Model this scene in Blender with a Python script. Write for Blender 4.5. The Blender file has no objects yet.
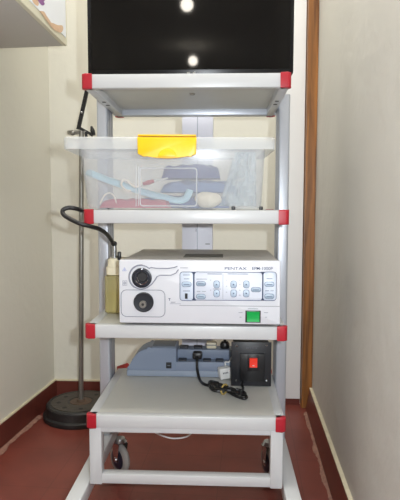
import bpy, bmesh, math, random
from mathutils import Vector, Matrix, noise
random.seed(7)
PI = math.pi
scene = bpy.context.scene
COL = scene.collection

# ------------------------------------------------------------------ camera
f_px = 540.0
pitch, yaw, roll = .0782, .0427, .0028
CAM = Vector((.0884, 0.0, .83))
F = Vector((-math.sin(yaw)*math.cos(pitch), math.cos(yaw)*math.cos(pitch), -math.sin(pitch)))
R0 = Vector((math.cos(yaw), math.sin(yaw), 0)); U0 = R0.cross(F)
R = R0*math.cos(roll)+U0*math.sin(roll); U = -R0*math.sin(roll)+U0*math.cos(roll)
cd = bpy.data.cameras.new('camera'); co = bpy.data.objects.new('camera', cd); COL.objects.link(co)
co.matrix_world = Matrix(((R.x, U.x, -F.x, CAM.x), (R.y, U.y, -F.y, CAM.y), (R.z, U.z, -F.z, CAM.z), (0, 0, 0, 1)))
cd.sensor_width = 36; cd.lens = f_px/500*36; cd.clip_start = .02
scene.camera = co

def ray(px, py): return F+R*((px-200)/f_px)-U*((py-250)/f_px)
def at(px, py, Y):                      # point of the plane y = Y seen at a photo position
    d = ray(px, py); return CAM+d*(Y/d.y)
def onz(px, py, z):
    d = ray(px, py); return CAM+d*((z-CAM.z)/d.z)
def onx(px, py, x):
    d = ray(px, py); return CAM+d*((x-CAM.x)/d.x)

# --------------------------------------------------------------- materials
def lin(c):
    return tuple((v/255/12.92 if v/255 <= .04045 else ((v/255+.055)/1.055)**2.4) for v in c)
MATS = {}
def mat(name, col, rough=.5, metal=0, spec=.5, var=.06, vscale=14, bump=0, bscale=60, coat=0, alpha=None, emit=None):
    m = bpy.data.materials.new(name); m.use_nodes = True
    nt = m.node_tree; n = nt.nodes; L = nt.links
    b = n['Principled BSDF']
    c = lin(col)
    tc = n.new('ShaderNodeTexCoord')
    nz = n.new('ShaderNodeTexNoise'); nz.inputs['Scale'].default_value = vscale; nz.inputs['Detail'].default_value = 4
    L.new(tc.outputs['Object'], nz.inputs['Vector'])
    mx = n.new('ShaderNodeMix'); mx.data_type = 'RGBA'
    mx.inputs[6].default_value = tuple(v*(1-var) for v in c)+(1,)
    mx.inputs[7].default_value = tuple(min(1, v*(1+var)) for v in c)+(1,)
    L.new(nz.outputs['Fac'], mx.inputs[0]); L.new(mx.outputs[2], b.inputs['Base Color'])
    b.inputs['Roughness'].default_value = rough; b.inputs['Metallic'].default_value = metal
    b.inputs['Specular IOR Level'].default_value = spec; b.inputs['Coat Weight'].default_value = coat
    if bump:
        n2 = n.new('ShaderNodeTexNoise'); n2.inputs['Scale'].default_value = bscale; n2.inputs['Detail'].default_value = 5
        L.new(tc.outputs['Object'], n2.inputs['Vector'])
        bp = n.new('ShaderNodeBump'); bp.inputs['Strength'].default_value = bump; bp.inputs['Distance'].default_value = .01
        L.new(n2.outputs['Fac'], bp.inputs['Height']); L.new(bp.outputs['Normal'], b.inputs['Normal'])
    if emit:
        b.inputs['Emission Color'].default_value = lin(emit[0])+(1,); b.inputs['Emission Strength'].default_value = emit[1]
    if alpha is not None:
        out = n['Material Output']; tr = n.new('ShaderNodeBsdfTransparent')
        tr.inputs['Color'].default_value = alpha[1]+(1,)
        ms = n.new('ShaderNodeMixShader'); ms.inputs[0].default_value = alpha[0]
        L.new(tr.outputs[0], ms.inputs[1]); L.new(b.outputs[0], ms.inputs[2]); L.new(ms.outputs[0], out.inputs['Surface'])
    MATS[name] = m; return m

M_rim = mat('white_enamel', (196, 198, 200), .35, var=.02)
M_panel = mat('grey_shelf_board', (200, 200, 195), .45, var=.03, vscale=30)
M_alu = mat('satin_aluminium', (188, 192, 200), .38, metal=.35, var=.03)
M_alud = mat('aluminium_channel', (150, 154, 165), .45, metal=.3, var=.03)
M_col = mat('pale_lilac_cover', (226, 226, 236), .45, var=.02)
M_red = mat('red_plastic', (168, 26, 42), .4, var=.05)
M_dark = mat('dark_hole', (22, 22, 24), .6)
M_black = mat('black_plastic', (24, 24, 27), .38, var=.1)
M_blackm = mat('black_painted_steel', (30, 31, 35), .42, var=.1, bump=.05, bscale=300)
M_cable = mat('black_rubber', (22, 22, 24), .42)
M_tv = mat('black_gloss_bezel', (14, 14, 17), .25, spec=.3)
M_screen = mat('display_glass', (18, 17, 17), .035, spec=.17, var=.02)
M_silver = mat('chrome', (190, 192, 196), .22, metal=1, var=.03)
M_steel = mat('worn_steel', (148, 146, 140), .33, metal=.75, var=.15, vscale=40)
M_iron = mat('old_cast_iron', (42, 41, 41), .5, metal=.1, var=.35, vscale=22, bump=.2, bscale=60)
M_rust = mat('rusty_iron', (88, 70, 56), .6, metal=.1, var=.35, vscale=25, bump=.2)
M_dev = mat('white_instrument_case', (211, 213, 220), .42, var=.015)
M_devtop = mat('grey_instrument_lid', (214, 211, 206), .5, var=.02)
M_groove = mat('grey_line', (132, 136, 150), .5)
M_seam = mat('seam_grey', (150, 152, 160), .6)
M_pad = mat('pale_blue_keypad', (198, 208, 224), .4, var=.02)
M_padw = mat('white_keypad', (207, 213, 226), .4, var=.02)
M_line = mat('slate_print', (70, 82, 114), .5)
M_btn = mat('pale_blue_key', (172, 190, 210), .4)
M_btnw = mat('bluish_grey_key', (152, 170, 188), .4)
M_green = mat('green_rocker', (18, 158, 74), .35, var=.08, emit=((10, 150, 60), .12))
M_redsw = mat('red_rocker', (235, 58, 40), .3, var=.05, emit=((240, 50, 30), .2))
M_ups = mat('blue_grey_plastic', (124, 136, 157), .5, var=.03)
M_upst = mat('grey_plastic_top', (98, 104, 116), .55, var=.04)
M_beige = mat('cream_plastic', (214, 206, 182), .45)
M_white = mat('white_plastic', (226, 226, 224), .4)
M_yellow = mat('yellow_plastic', (252, 200, 12), .38, var=.03)
M_tie = mat('tan_tie', (190, 165, 95), .6)
M_tyre = mat('grey_tyre', (148, 144, 140), .6, var=.05)
M_hub = mat('navy_hub', (26, 28, 46), .35)
M_bottlecap = mat('cream_cap', (232, 224, 198), .5)
M_paper = mat('poster_paper', (228, 232, 240), .5, var=.03)
M_poster_edge = mat('cream_border', (226, 222, 200), .5)
M_cab = mat('white_laminate', (190, 187, 184), .5, var=.02)
M_blue = mat('mottled_blue', (86, 116, 176), .5, var=.3, vscale=60)
M_purple = mat('purple_petals', (130, 70, 140), .5, var=.3, vscale=60)
M_orange = mat('tan_petals', (206, 172, 142), .5, var=.25, vscale=60)
M_wood = None
M_plastic = mat('clear_polypropylene', (236, 238, 242), .22, alpha=(.2, (.95, .96, .97)))
M_lid = mat('frosted_polypropylene', (240, 242, 243), .25, alpha=(.32, (.95, .96, .97)))
M_emb = mat('embossed_polypropylene', (244, 246, 248), .3, alpha=(.38, (.97, .97, .98)))
M_bag = mat('clear_film', (225, 240, 245), .12, spec=.9, alpha=(.36, (.96, .98, .99)))
M_amber = mat('amber_glass', (206, 196, 142), .12, alpha=(.4, (.93, .9, .74)))
M_navy = mat('navy_cloth', (44, 66, 130), .85, var=.25, vscale=40)
M_steelblue = mat('slate_blue_cloth', (60, 92, 150), .85, var=.25, vscale=40)
M_ltblue = mat('pale_blue_film', (186, 224, 238), .4, var=.1)
M_pink = mat('dark_pink_cloth', (176, 62, 82), .7, var=.15)
M_gauze = mat('cream_gauze', (240, 228, 202), .9, var=.06, bump=.3, bscale=90)
M_tube = mat('cream_tubing', (232, 222, 204), .4)
M_lamp = mat('opal_glass_lit', (255, 244, 225), .4, emit=((255, 246, 232), 90))

def wall_mat(name, col, bump, bscale, var=.03, vs=2.5):
    return mat(name, col, .75, spec=.25, var=var, vscale=vs, bump=bump, bscale=bscale)
M_wl = wall_mat('cream_wall_paint', (221, 219, 208), .12, 30)
M_wr = wall_mat('plaster_wall_paint', (199, 197, 192), .35, 14)
M_ceil = wall_mat('ceiling_paint', (226, 224, 216), .1, 30)
M_trimw = mat('white_gloss_paint', (224, 224, 224), .4, var=.02)
M_mortar = mat('mortar_edge', (208, 198, 172), .8, var=.15, vscale=30, bump=.3)

def tile_mat(name, col, sx, sy, rot=0, streak=False):
    m = bpy.data.materials.new(name); m.use_nodes = True
    nt = m.node_tree; n = nt.nodes; L = nt.links; b = n['Principled BSDF']
    tc = n.new('ShaderNodeTexCoord'); mp = n.new('ShaderNodeMapping')
    mp.inputs['Rotation'].default_value = (0, 0, rot)
    L.new(tc.outputs['Object'], mp.inputs['Vector'])
    br = n.new('ShaderNodeTexBrick'); br.offset = 0
    br.inputs['Scale'].default_value = 1; br.inputs['Brick Width'].default_value = sx; br.inputs['Row Height'].default_value = sy
    br.inputs['Mortar Size'].default_value = .0016; br.inputs['Mortar Smooth'].default_value = .4
    c = lin(col)
    br.inputs['Color1'].default_value = c+(1,)
    br.inputs['Color2'].default_value = tuple(v*.93 for v in c)+(1,)
    br.inputs['Mortar'].default_value = tuple(v*.75 for v in c)+(1,)
    L.new(mp.outputs['Vector'], br.inputs['Vector'])
    nz = n.new('ShaderNodeTexNoise'); nz.inputs['Scale'].default_value = 7; nz.inputs['Detail'].default_value = 6
    L.new(tc.outputs['Object'], nz.inputs['Vector'])
    mx = n.new('ShaderNodeMix'); mx.data_type = 'RGBA'; mx.blend_type = 'MULTIPLY'; mx.inputs[0].default_value = .55
    rp = n.new('ShaderNodeValToRGB'); rp.color_ramp.elements[0].color = (.62, .6, .6, 1); rp.color_ramp.elements[1].color = (1.15, 1.12, 1.1, 1)
    rp.color_ramp.elements[0].position = .3; rp.color_ramp.elements[1].position = .7
    L.new(nz.outputs['Fac'], rp.inputs[0]); L.new(br.outputs['Color'], mx.inputs[6]); L.new(rp.outputs[0], mx.inputs[7])
    L.new(mx.outputs[2], b.inputs['Base Color'])
    b.inputs['Roughness'].default_value = .38; b.inputs['Specular IOR Level'].default_value = .4
    return m
M_floor = tile_mat('red_cement_tile', (128, 64, 54), .25, .25, .05)
M_skirt = tile_mat('red_skirting_tile', (112, 56, 47), 5, .2)
def wood_mat():
    m = bpy.data.materials.new('varnished_pine'); m.use_nodes = True
    nt = m.node_tree; n = nt.nodes; L = nt.links; b = n['Principled BSDF']
    tc = n.new('ShaderNodeTexCoord'); mp = n.new('ShaderNodeMapping'); mp.inputs['Scale'].default_value = (40, 40, 2.2)
    L.new(tc.outputs['Object'], mp.inputs['Vector'])
    nz = n.new('ShaderNodeTexNoise'); nz.inputs['Scale'].default_value = 1.6; nz.inputs['Detail'].default_value = 6; nz.inputs['Distortion'].default_value = .8
    L.new(mp.outputs['Vector'], nz.inputs['Vector'])
    rp = n.new('ShaderNodeValToRGB'); e = rp.color_ramp.elements
    e[0].position = .3; e[0].color = lin((96, 58, 26))+(1,); e[1].position = .68; e[1].color = lin((158, 104, 50))+(1,)
    L.new(nz.outputs['Fac'], rp.inputs[0]); L.new(rp.outputs[0], b.inputs['Base Color'])
    b.inputs['Roughness'].default_value = .4
    return m
M_wood = wood_mat()

# ----------------------------------------------------------------- builders
class MB:
    def __init__(s): s.bm = bmesh.new()
    def _new(s, fn):
        before = set(s.bm.verts); fn(); return [v for v in s.bm.verts if v not in before]
    def box(s, x0, x1, y0, y1, z0, z1, bev=0, seg=2, mtx=None):
        vs = [s.bm.verts.new((x, y, z)) for x in (x0, x1) for y in (y0, y1) for z in (z0, z1)]
        fs = [s.bm.faces.new([vs[i] for i in q]) for q in ((0, 1, 3, 2), (4, 6, 7, 5), (0, 4, 5, 1), (2, 3, 7, 6), (0, 2, 6, 4), (1, 5, 7, 3))]
        if bev:
            es = list({e for f_ in fs for e in f_.edges})
            r = bmesh.ops.bevel(s.bm, geom=es, offset=bev, segments=seg, affect='EDGES', profile=.5)
            vs = list({v for f_ in r['faces'] for v in f_.verts} | {v for v in vs if v.is_valid})
        if mtx is not None:
            for v in vs: v.co = mtx @ v.co
        return s
    def prism(s, pts, lo, hi, axis='y', bev=0, seg=2):
        # pts: outline (a, b); axis y: (x,z); axis z: (x,y); axis x: (y,z)
        def P(a, b, t): return {'y': (a, t, b), 'z': (a, b, t), 'x': (t, a, b)}[axis]
        A = [s.bm.verts.new(P(a, b, lo)) for a, b in pts]; B = [s.bm.verts.new(P(a, b, hi)) for a, b in pts]
        f1 = s.bm.faces.new(A); f2 = s.bm.faces.new(B[::-1]); fs = [f1, f2]
        n = len(pts)
        for i in range(n): fs.append(s.bm.faces.new((A[i], B[i], B[(i+1) % n], A[(i+1) % n])))
        if bev:
            es = list(set(f1.edges) | set(f2.edges))
            bmesh.ops.bevel(s.bm, geom=es, offset=bev, segments=seg, affect='EDGES', profile=.5)
        return s
    def cyl(s, p0, p1, r0, r1=None, n=24, caps=True):
        return s.tube([p0, p1], [r0, r0 if r1 is None else r1], n, caps)
    def tube(s, path, r, n=10, caps=True, flat=1):
        P = [Vector(p) for p in path]; m = len(P)
        rs = r if isinstance(r, (list, tuple)) else [r]*m
        t0 = (P[1]-P[0]).normalized()
        a = t0.orthogonal().normalized(); rings = []
        for i in range(m):
            t = (P[min(i+1, m-1)]-P[max(i-1, 0)]).normalized()
            a = (a-t*a.dot(t)).normalized(); b = t.cross(a)
            rings.append([s.bm.verts.new(P[i]+(a*math.cos(2*PI*k/n)+b*math.sin(2*PI*k/n)*flat)*rs[i]) for k in range(n)])
        for i in range(m-1):
            for k in range(n): s.bm.faces.new((rings[i][k], rings[i][(k+1) % n], rings[i+1][(k+1) % n], rings[i+1][k]))
        if caps: s.bm.faces.new(rings[0][::-1]); s.bm.faces.new(rings[-1])
        return s
    def lathe(s, prof, c, axis=(0, 0, 1), n=40):
        ax = Vector(axis).normalized(); a = ax.orthogonal().normalized(); b = ax.cross(a); c = Vector(c)
        rings = []
        for r, h in prof:
            if r < 1e-6: rings.append([s.bm.verts.new(c+ax*h)])
            else: rings.append([s.bm.verts.new(c+ax*h+(a*math.cos(2*PI*k/n)+b*math.sin(2*PI*k/n))*r) for k in range(n)])
        for A, B in zip(rings, rings[1:]):
            for k in range(n):
                k2 = (k+1) % n
                if len(A) == 1 and len(B) == 1: continue
                if len(A) == 1: s.bm.faces.new((A[0], B[k2], B[k]))
                elif len(B) == 1: s.bm.faces.new((A[k], A[k2], B[0]))
                else: s.bm.faces.new((A[k], A[k2], B[k2], B[k]))
        return s
    def torus(s, c, axis, r, t, n=40):
        ax = Vector(axis).normalized(); a = ax.orthogonal().normalized(); b = ax.cross(a)
        pts = [Vector(c)+(a*math.cos(2*PI*k/n)+b*math.sin(2*PI*k/n))*r for k in range(n+1)]
        return s.tube(pts, t, 8, False)
    def sphere(s, c, r, n=20, sc=(1, 1, 1), jit=0):
        prof = [(math.sin(PI*i/n)*r, -math.cos(PI*i/n)*r) for i in range(n+1)]
        prof[0] = (0, -r); prof[-1] = (0, r)
        before = len(s.bm.verts)
        old = set(s.bm.verts); s.lathe(prof, (0, 0, 0), (0, 0, 1), n*2)
        for v in s.bm.verts:
            if v not in old:
                q = v.co.copy()
                if jit: q *= 1+jit*noise.noise(q*70+Vector((3, 1, 2)))
                v.co = Vector(c)+Vector((q.x*sc[0], q.y*sc[1], q.z*sc[2]))
        return s
    def quad(s, pts): s.bm.faces.new([s.bm.verts.new(p) for p in pts]); return s
    def build(s, name, m, parent=None, smooth=True, extra=None):
        root = parent
        while root is not None and root.parent is not None: root = root.parent
        off = Vector(root['_o']) if root is not None else Vector((0, 0, 0))
        bmesh.ops.remove_doubles(s.bm, verts=s.bm.verts, dist=1e-6)
        bmesh.ops.recalc_face_normals(s.bm, faces=s.bm.faces)
        for v in s.bm.verts: v.co -= off
        me = bpy.data.meshes.new(name); s.bm.to_mesh(me); s.bm.free()
        me.materials.append(m)
        if extra: me.materials.append(extra)
        if smooth and len(me.polygons):
            me.polygons.foreach_set('use_smooth', [True]*len(me.polygons)); me.set_sharp_from_angle(angle=math.radians(38))
        o = bpy.data.objects.new(name, me); COL.objects.link(o)
        if parent is not None: o.parent = parent
        return o
def thing(name, label, cat, loc, group=None):
    o = bpy.data.objects.new(name, None); COL.objects.link(o); o.location = loc; o.empty_display_size = .05
    o['label'] = label; o['category'] = cat; o['_o'] = tuple(loc)
    if group: o['group'] = group
    return o
def single(mb, name, m, label, cat, smooth=True, origin=None):
    o = mb.build(name, m, None, smooth)
    bb = [Vector(v.co) for v in o.data.vertices]
    c = Vector((sum(v.x for v in bb)/len(bb), sum(v.y for v in bb)/len(bb), min(v.z for v in bb)))
    o.data.transform(Matrix.Translation(-c)); o.location = c
    o['label'] = label; o['category'] = cat
    return o
def struct(mb, name, m, parent=None, extra=None, smooth=False):
    o = mb.build(name, m, parent, smooth, extra)
    if parent is None: o['kind'] = 'structure'; o['_o'] = (0, 0, 0)
    return o
def each(o):                                   # every loose piece of a mesh becomes an object of its own
    bm = bmesh.new(); bm.from_mesh(o.data); bm.verts.ensure_lookup_table()
    seen = set(); isl = []
    for v in bm.verts:
        if v.index in seen: continue
        st_ = [v]; grp = []
        seen.add(v.index)
        while st_:
            q = st_.pop(); grp.append(q.index)
            for e in q.link_edges:
                w_ = e.other_vert(q)
                if w_.index not in seen: seen.add(w_.index); st_.append(w_)
        isl.append(set(grp))
    bm.free()
    for i, g_ in enumerate(isl):
        b2 = bmesh.new(); b2.from_mesh(o.data)
        bmesh.ops.delete(b2, geom=[v for v in b2.verts if v.index not in g_], context='VERTS')
        me = bpy.data.meshes.new(o.name.split('.')[0]); b2.to_mesh(me); b2.free()
        for m in o.data.materials:
            if not len(me.materials): me.materials.append(m)
        p = bpy.data.objects.new(o.name.split('.')[0], me); COL.objects.link(p); p.parent = o.parent
    bpy.data.objects.remove(o)
def lettering(txt, size, m, parent, x, y, z, sx=1, name='lettering'):
    cu = bpy.data.curves.new('t', 'FONT'); cu.body = txt; cu.size = size; cu.extrude = .00008; cu.offset = size*.008; cu.align_x = 'CENTER'; cu.align_y = 'CENTER'
    t = bpy.data.objects.new('t', cu); COL.objects.link(t)
    dg = bpy.context.evaluated_depsgraph_get(); dg.update()
    me = bpy.data.meshes.new_from_object(t.evaluated_get(dg)); bpy.data.objects.remove(t); bpy.data.curves.remove(cu)
    me.name = name
    root = parent
    while root.parent is not None: root = root.parent
    off = Vector(root['_o'])
    me.transform(Matrix.Translation(Vector((x, y, z))-off) @ Matrix.Rotation(PI/2, 4, 'X') @ Matrix.Scale(sx, 4, (1, 0, 0)))
    me.materials.clear(); me.materials.append(m)
    o = bpy.data.objects.new(name, me); COL.objects.link(o); o.parent = parent
    return o
def spline(pts, k=8):
    P = [Vector(p) for p in pts]; out = []
    for i in range(len(P)-1):
        a, b, c, d = P[max(i-1, 0)], P[i], P[i+1], P[min(i+2, len(P)-1)]
        for j in range(k):
            t = j/k
            out.append(.5*((2*b)+(c-a)*t+(2*a-5*b+4*c-d)*t*t+(3*b-a-3*c+d)*t**3))
    return out+[P[-1]]
def rrect(x0, x1, z0, z1, r, n=6):
    out = []
    for cx, cz, a0 in ((x1-r, z1-r, 0), (x0+r, z1-r, PI/2), (x0+r, z0+r, PI), (x1-r, z0+r, 1.5*PI)):
        for i in range(n+1):
            a = a0+PI/2*i/n; out.append((cx+r*math.cos(a), cz+r*math.sin(a)))
    return out

# ------------------------------------------------------------------ the room
YB = 2.25; YE = -4.2; HC = 2.6
def xl(y): return -.637+.09*(y-2.22)          # left wall line
def xr(y): return .459+.043*(y-2.18)          # right wall line
XR0 = xr(0); XRE = 1.0
mb = MB().box(-1.6, 1.4, YE-.1, YB+.1, -.1, 0); struct(mb, 'floor', M_floor)
mb = MB().box(-1.6, 1.4, YE-.1, YB+.1, HC, HC+.1); struct(mb, 'ceiling', M_ceil)
mb = MB().prism([(xl(YE)-.1, YE), (xl(YE), YE), (xl(YB), YB), (xl(YB)-.1, YB)], 0, HC, 'z'); struct(mb, 'wall_left', M_wl)
mb = MB().prism([(xr(YB), YB), (XR0, 0), (XRE, YE), (XRE+.1, YE), (XR0+.12, 0), (xr(YB)+.1, YB)], 0, HC, 'z'); struct(mb, 'wall_right', M_wr)
mb = MB().box(xl(YB)-.1, xr(YB)+.1, YB, YB+.1, 0, HC); struct(mb, 'wall_back', M_wl)
mb = MB()                                     # wall behind the photographer, with the window opening
wx0, wx1, wz0, wz1 = -.95, .75, .75, 2.15
for b_ in ((xl(YE)-.1, wx0, 0, HC), (wx1, XRE+.1, 0, HC), (wx0, wx1, 0, wz0), (wx0, wx1, wz1, HC)):
    mb.box(b_[0], b_[1], YE-.1, YE, b_[2], b_[3])
struct(mb, 'wall_front', M_wl)
win = struct(MB().box(wx0, wx1, YE-.09, YE-.08, wz0, wz1), 'window_1', mat('frosted_pane', (235, 240, 245), .3, alpha=(.3, (1, 1, 1))))
fr = MB()
for x in (wx0, (wx0+wx1)/2-.02, wx1-.04): fr.box(x, x+.04, YE-.075, YE-.02, wz0, wz1)
for z in (wz0, wz1-.04): fr.box(wx0, wx1, YE-.075, YE-.02, z, z+.04)
fr.build('window_frame', M_trimw, win, False)

# tiled skirting with a rough mortar top
def skirt(name, pts):                         # pts: outline seen from above, wall side first
    o = struct(MB().prism(pts, 0, .088, 'z'), name, M_skirt)
    MB().prism(pts, .088, .0925, 'z').build('mortar_edge', M_mortar, o, False)
t_ = .010
skirt('baseboard_left', [(xl(-2), -2), (xl(YB), YB), (xl(YB)+t_, YB-.0), (xl(-2)+t_, -2)])
t_ = .02
def lean(name, y0, y1, tb, tt):
    b = MB()
    P = [[b.bm.verts.new(q) for q in ((xr(y)-.0005, y, 0), (xr(y)-tb, y, 0), (xr(y)-tt, y, .088), (xr(y)-.0005, y, .088))] for y in (y0, y1)]
    b.bm.faces.new(P[0]); b.bm.faces.new(P[1][::-1])
    for i in range(4): b.bm.faces.new((P[0][i], P[0][(i+1) % 4], P[1][(i+1) % 4], P[1][i]))
    o = struct(b, name, M_skirt)
    MB().prism([(xr(y0)-.0005, y0), (xr(y0)-tt, y0), (xr(y1)-tt, y1), (xr(y1)-.0005, y1)], .088, .0925, 'z').build('mortar_edge', M_mortar, o, False)
lean('baseboard_right', 0, 2.19, .026, .012)
skirt('baseboard_back', [(xl(YB)+.012, YB-.001), (xl(YB)+.012, YB-.013), (.30, YB-.013), (.30, YB-.001)])
# crumbled mortar lying along the foot of the skirting
def crumbs(name, line, w):
    b = MB(); n = 160; A = []; B = []
    for i in range(n+1):
        p, nrm = line(i/n)
        ww = w*(.35+.8*abs(noise.noise(Vector((i*.11, 1.7, 0))))+.45*noise.noise(Vector((i*.6, 4.1, 2))))
        A.append(b.bm.verts.new((p[0], p[1], .006))); B.append(b.bm.verts.new((p[0]+nrm*ww, p[1], .0012)))
    for i in range(n): b.bm.faces.new((A[i], A[i+1], B[i+1], B[i]))
    return struct(b, name, mat(name+'_mortar', (150, 110, 95), .85, var=.4, vscale=45, bump=.4))
crumbs('trim_3', lambda t: ((xl(.7+1.36*t)+.0101, .7+1.36*t), 1), .024)
crumbs('trim_4', lambda t: ((xr(.7+1.45*t)-.0262, .7+1.45*t), -1), .018)
# white painted panel and the varnished post in the far right corner
o = struct(MB().box(.30, .416, YB-.016, YB-.0005, .028, HC-.001, .002), 'trim_1', M_trimw)
MB().box(.302, .416, YB-.010, YB-.001, .001, .027).build('threshold', M_skirt, o, False)
struct(MB().prism([(.418, 2.20), (xr(2.2)-.0008, 2.20), (xr(2.248)-.0008, 2.248), (.418, 2.248)], .001, HC-.001, 'z', .002), 'trim_2', M_wood)

# ---------------------------------------------------------- ceiling lamps
def lamp_at(px, py, z):
    p = onz(px, py, z); return (p.x, 2*1.45-p.y, z)     # seen mirrored in the television glass
def copy_tree(o, parent=None):
    c = o.copy(); COL.objects.link(c)
    if parent is not None: c.parent = parent
    for ch in list(o.children): copy_tree(ch, c)
    return c
l1 = lamp_at(187, 5, 2.44); l2 = lamp_at(193, 61, 2.44)
lt = thing('ceiling_lamp', 'lit globe ceiling lamp, the upper bright spot mirrored in the television', 'lamp', l1, 'ceiling lamps mirrored in the screen')
MB().sphere(l1, .05).build('globe', M_lamp, lt)
MB().lathe([(0, .158), (.05, .158), (.05, .145), (.014, .13), (.014, .05), (.0, .05)], l1).build('stem', M_white, lt)
lt2 = copy_tree(lt); lt2.location = l2; lt2['label'] = 'lit globe ceiling lamp, the lower bright spot mirrored in the television'

# ----------------------------------------------------------------- trolley
W = .24; Y0 = 1.265; Y1 = 1.672; TH = .0323
ZS = [1.1377, .8245, .5491, .3267]
tr = thing('equipment_trolley', 'white and aluminium medical trolley with four shelves and red corner caps', 'trolley', (0, 1.45, 0))
PX0, PX1, PY0, PY1 = .2425, .2745, 1.55, 1.63
for s in (-1, 1):
    def sx(a, b): return (min(s*a, s*b), max(s*a, s*b))
    b = MB()
    a0, a1 = sx(PX0, PX1)
    b.prism(rrect(a0, a1, PY0, PY1, .006, 4), .152, 1.148, 'z', .002)
    post = b.build('post', M_alu, tr)
    g = MB(); ix = s*(PX0-.0006)
    g.box(min(ix, s*PX0), max(ix, s*PX0), PY0+.022, PY0+.034, .16, 1.14); g.box(min(ix, s*PX0), max(ix, s*PX0), PY0+.048, PY0+.06, .16, 1.14)
    each(g.build('groove', M_alud, post, False))
    r0, r1 = sx(.239, .2765)
    run = MB().box(r0, r1, .98, 1.72, .113, .151, .004).build('runner', M_rim, tr)
    e = MB()
    for y in (.976, 1.72): e.box(r0+.001, r1-.001, y, y+.004, .115, .149, .001)
    each(e.build('end_cap', M_red, run))
    for y, swing in ((1.04, 0), (1.635, 1)):
        ax = Vector((-.72, -.69, 0)).normalized() if swing and s < 0 else (Vector((-.95, -.3, 0)).normalized() if swing else Vector((-1, 0, 0)))
        wx = s*.236; wc = Vector((wx+(.006 if s < 0 else -.002), y-.012, .0475))
        cs = MB().lathe([(0, .048), (.0475*.82, .0)], (0, 0, -9)) if False else MB()
        cs.lathe([(0, -.0105), (.036, -.0105), (.043, -.0085), (.0473, -.003), (.0475, 0), (.0473, .003), (.043, .0085), (.036, .0105), (0, .0105)], wc, ax, 44)
        castor = cs.build('castor', M_tyre, tr)
        hb = MB(); hb.lathe([(0, -.0125), (.02, -.0125), (.0315, -.011), (.033, -.0095), (.033, .0095), (.0315, .011), (.02, .0125), (0, .0125)], wc, ax, 36)
        hb.build('hub', M_hub, castor)
        bo = MB(); bo.lathe([(0, .019), (.006, .019), (.008, .015), (.012, .0128), (0, .0126)], wc, ax, 20); bo.cyl(wc-ax*.019, wc+ax*.017, .0045)
        bo.build('axle_bolt', M_silver, castor)
        fk = MB(); up = Vector((0, 0, 1)); fw = up.cross(ax)
        for q in (-1, 1):
            c0 = wc+ax*.0158*q
            pts = [c0+fw*.009-up*.008, c0-fw*.009-up*.008, c0-fw*.02+up*.052, c0+fw*.02+up*.052]
            A = [fk.bm.verts.new(p-ax*.001) for p in pts]; B = [fk.bm.verts.new(p+ax*.001) for p in pts]
            fk.bm.faces.new(A); fk.bm.faces.new(B[::-1])
            for i in range(4): fk.bm.faces.new((A[i], A[(i+1) % 4], B[(i+1) % 4], B[i]))
        ct = wc+up*.052
        fk.lathe([(0, 0), (.021, 0), (.023, .003), (.02, .006), (.016, .0135), (0, .0135)], ct, up, 28)
        fk.build('fork', M_silver, castor)
# rear cable column and cross bars
cv = MB().box(-.0408, .056, 1.69, 1.72, .30, 1.135, .003).build('cable_column', M_col, tr)
gg = MB(); gg.box(.0065, .0085, 1.6892, 1.6905, .31, 1.13); gg.build('groove', M_alud, cv, False)
c2 = MB(); c2.box(.033, .047, 1.6888, 1.6901, .7155, .7175); c2.box(.003, .0045, 1.6888, 1.6901, .755, .765); each(c2.build('mark', M_dark, cv, False))
xb = MB()
for z in (.27, 1.118): xb.box(-PX0-.002, PX0+.002, 1.64, 1.66, z-.012, z+.012, .002)
# brackets that carry each shelf on the posts
br = MB()
for z in ZS:
    for s in (-1, 1):
        x0, x1 = sorted((s*(W-.006), s*(PX0+.004)))
        br.box(x0, x1, 1.556, 1.624, z-TH+.004, z-.006)
each(br.build('shelf_bracket', M_alud, tr, False))
each(xb.build('cross_bar', M_alu, tr))
CAPW = .0125
for i, z in enumerate(ZS):
    b = MB(); rw = .024
    b.box(-W+.003, W-.003, Y0+.001, Y0+rw, z-TH, z, .003); b.box(-W+.003, W-.003, Y1-rw, Y1-.001, z-TH, z, .003)
    b.box(-W+.001, -W+rw, Y0+.006, Y1-.006, z-TH, z, .003); b.box(W-rw, W-.001, Y0+.006, Y1-.006, z-TH, z, .003)
    sh = b.build('shelf', M_rim, tr)
    MB().box(-W+rw-.002, W-rw+.002, Y0+rw-.002, Y1-rw+.002, z-.014, z-.0012).build('panel', M_panel, sh, False)
    for sx_ in (-1, 1):
        for yy, dy in ((Y0, 1), (Y1, -1)):
            # a thin moulded shoe wrapping the corner of the rim
            c = MB(); X = sx_*W; o_ = .0022; l1_, l2_ = .023, .02
            prof = []
            r = .009; n = 6; ox, oy = X+sx_*o_, yy-dy*o_
            prof.append((X-sx_*l1_, oy)); 
            for k in range(n+1):
                a = PI/2*k/n
                prof.append((ox-sx_*r+sx_*r*math.sin(a), oy+dy*r-dy*r*math.cos(a)))
            prof.append((ox, yy+dy*l2_)); prof.append((X-sx_*.007, yy+dy*l2_)); prof.append((X-sx_*.007-sx_*0, yy+dy*.007)); prof.append((X-sx_*l1_, yy+dy*.007))
            c.prism(prof, z-TH-.0014, z+.0014, 'z', .003, 3)
            c.build('corner_cap', M_red, sh)
    if i == 0:
        h = MB()
        for s in (-1, 1):
            for y in (1.43, 1.475): h.cyl((s*(W-.0145), y, z-TH-.0006), (s*(W-.0145), y, z-TH+.002), .0056)
        each(h.build('screw_hole', M_dark, sh))
        k = MB(); k.lathe([(0, -.004), (.005, -.004), (.0075, 0), (0, 0)], (.007, 1.42, z-.014)); k.build('screw', M_steel, sh)
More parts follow.
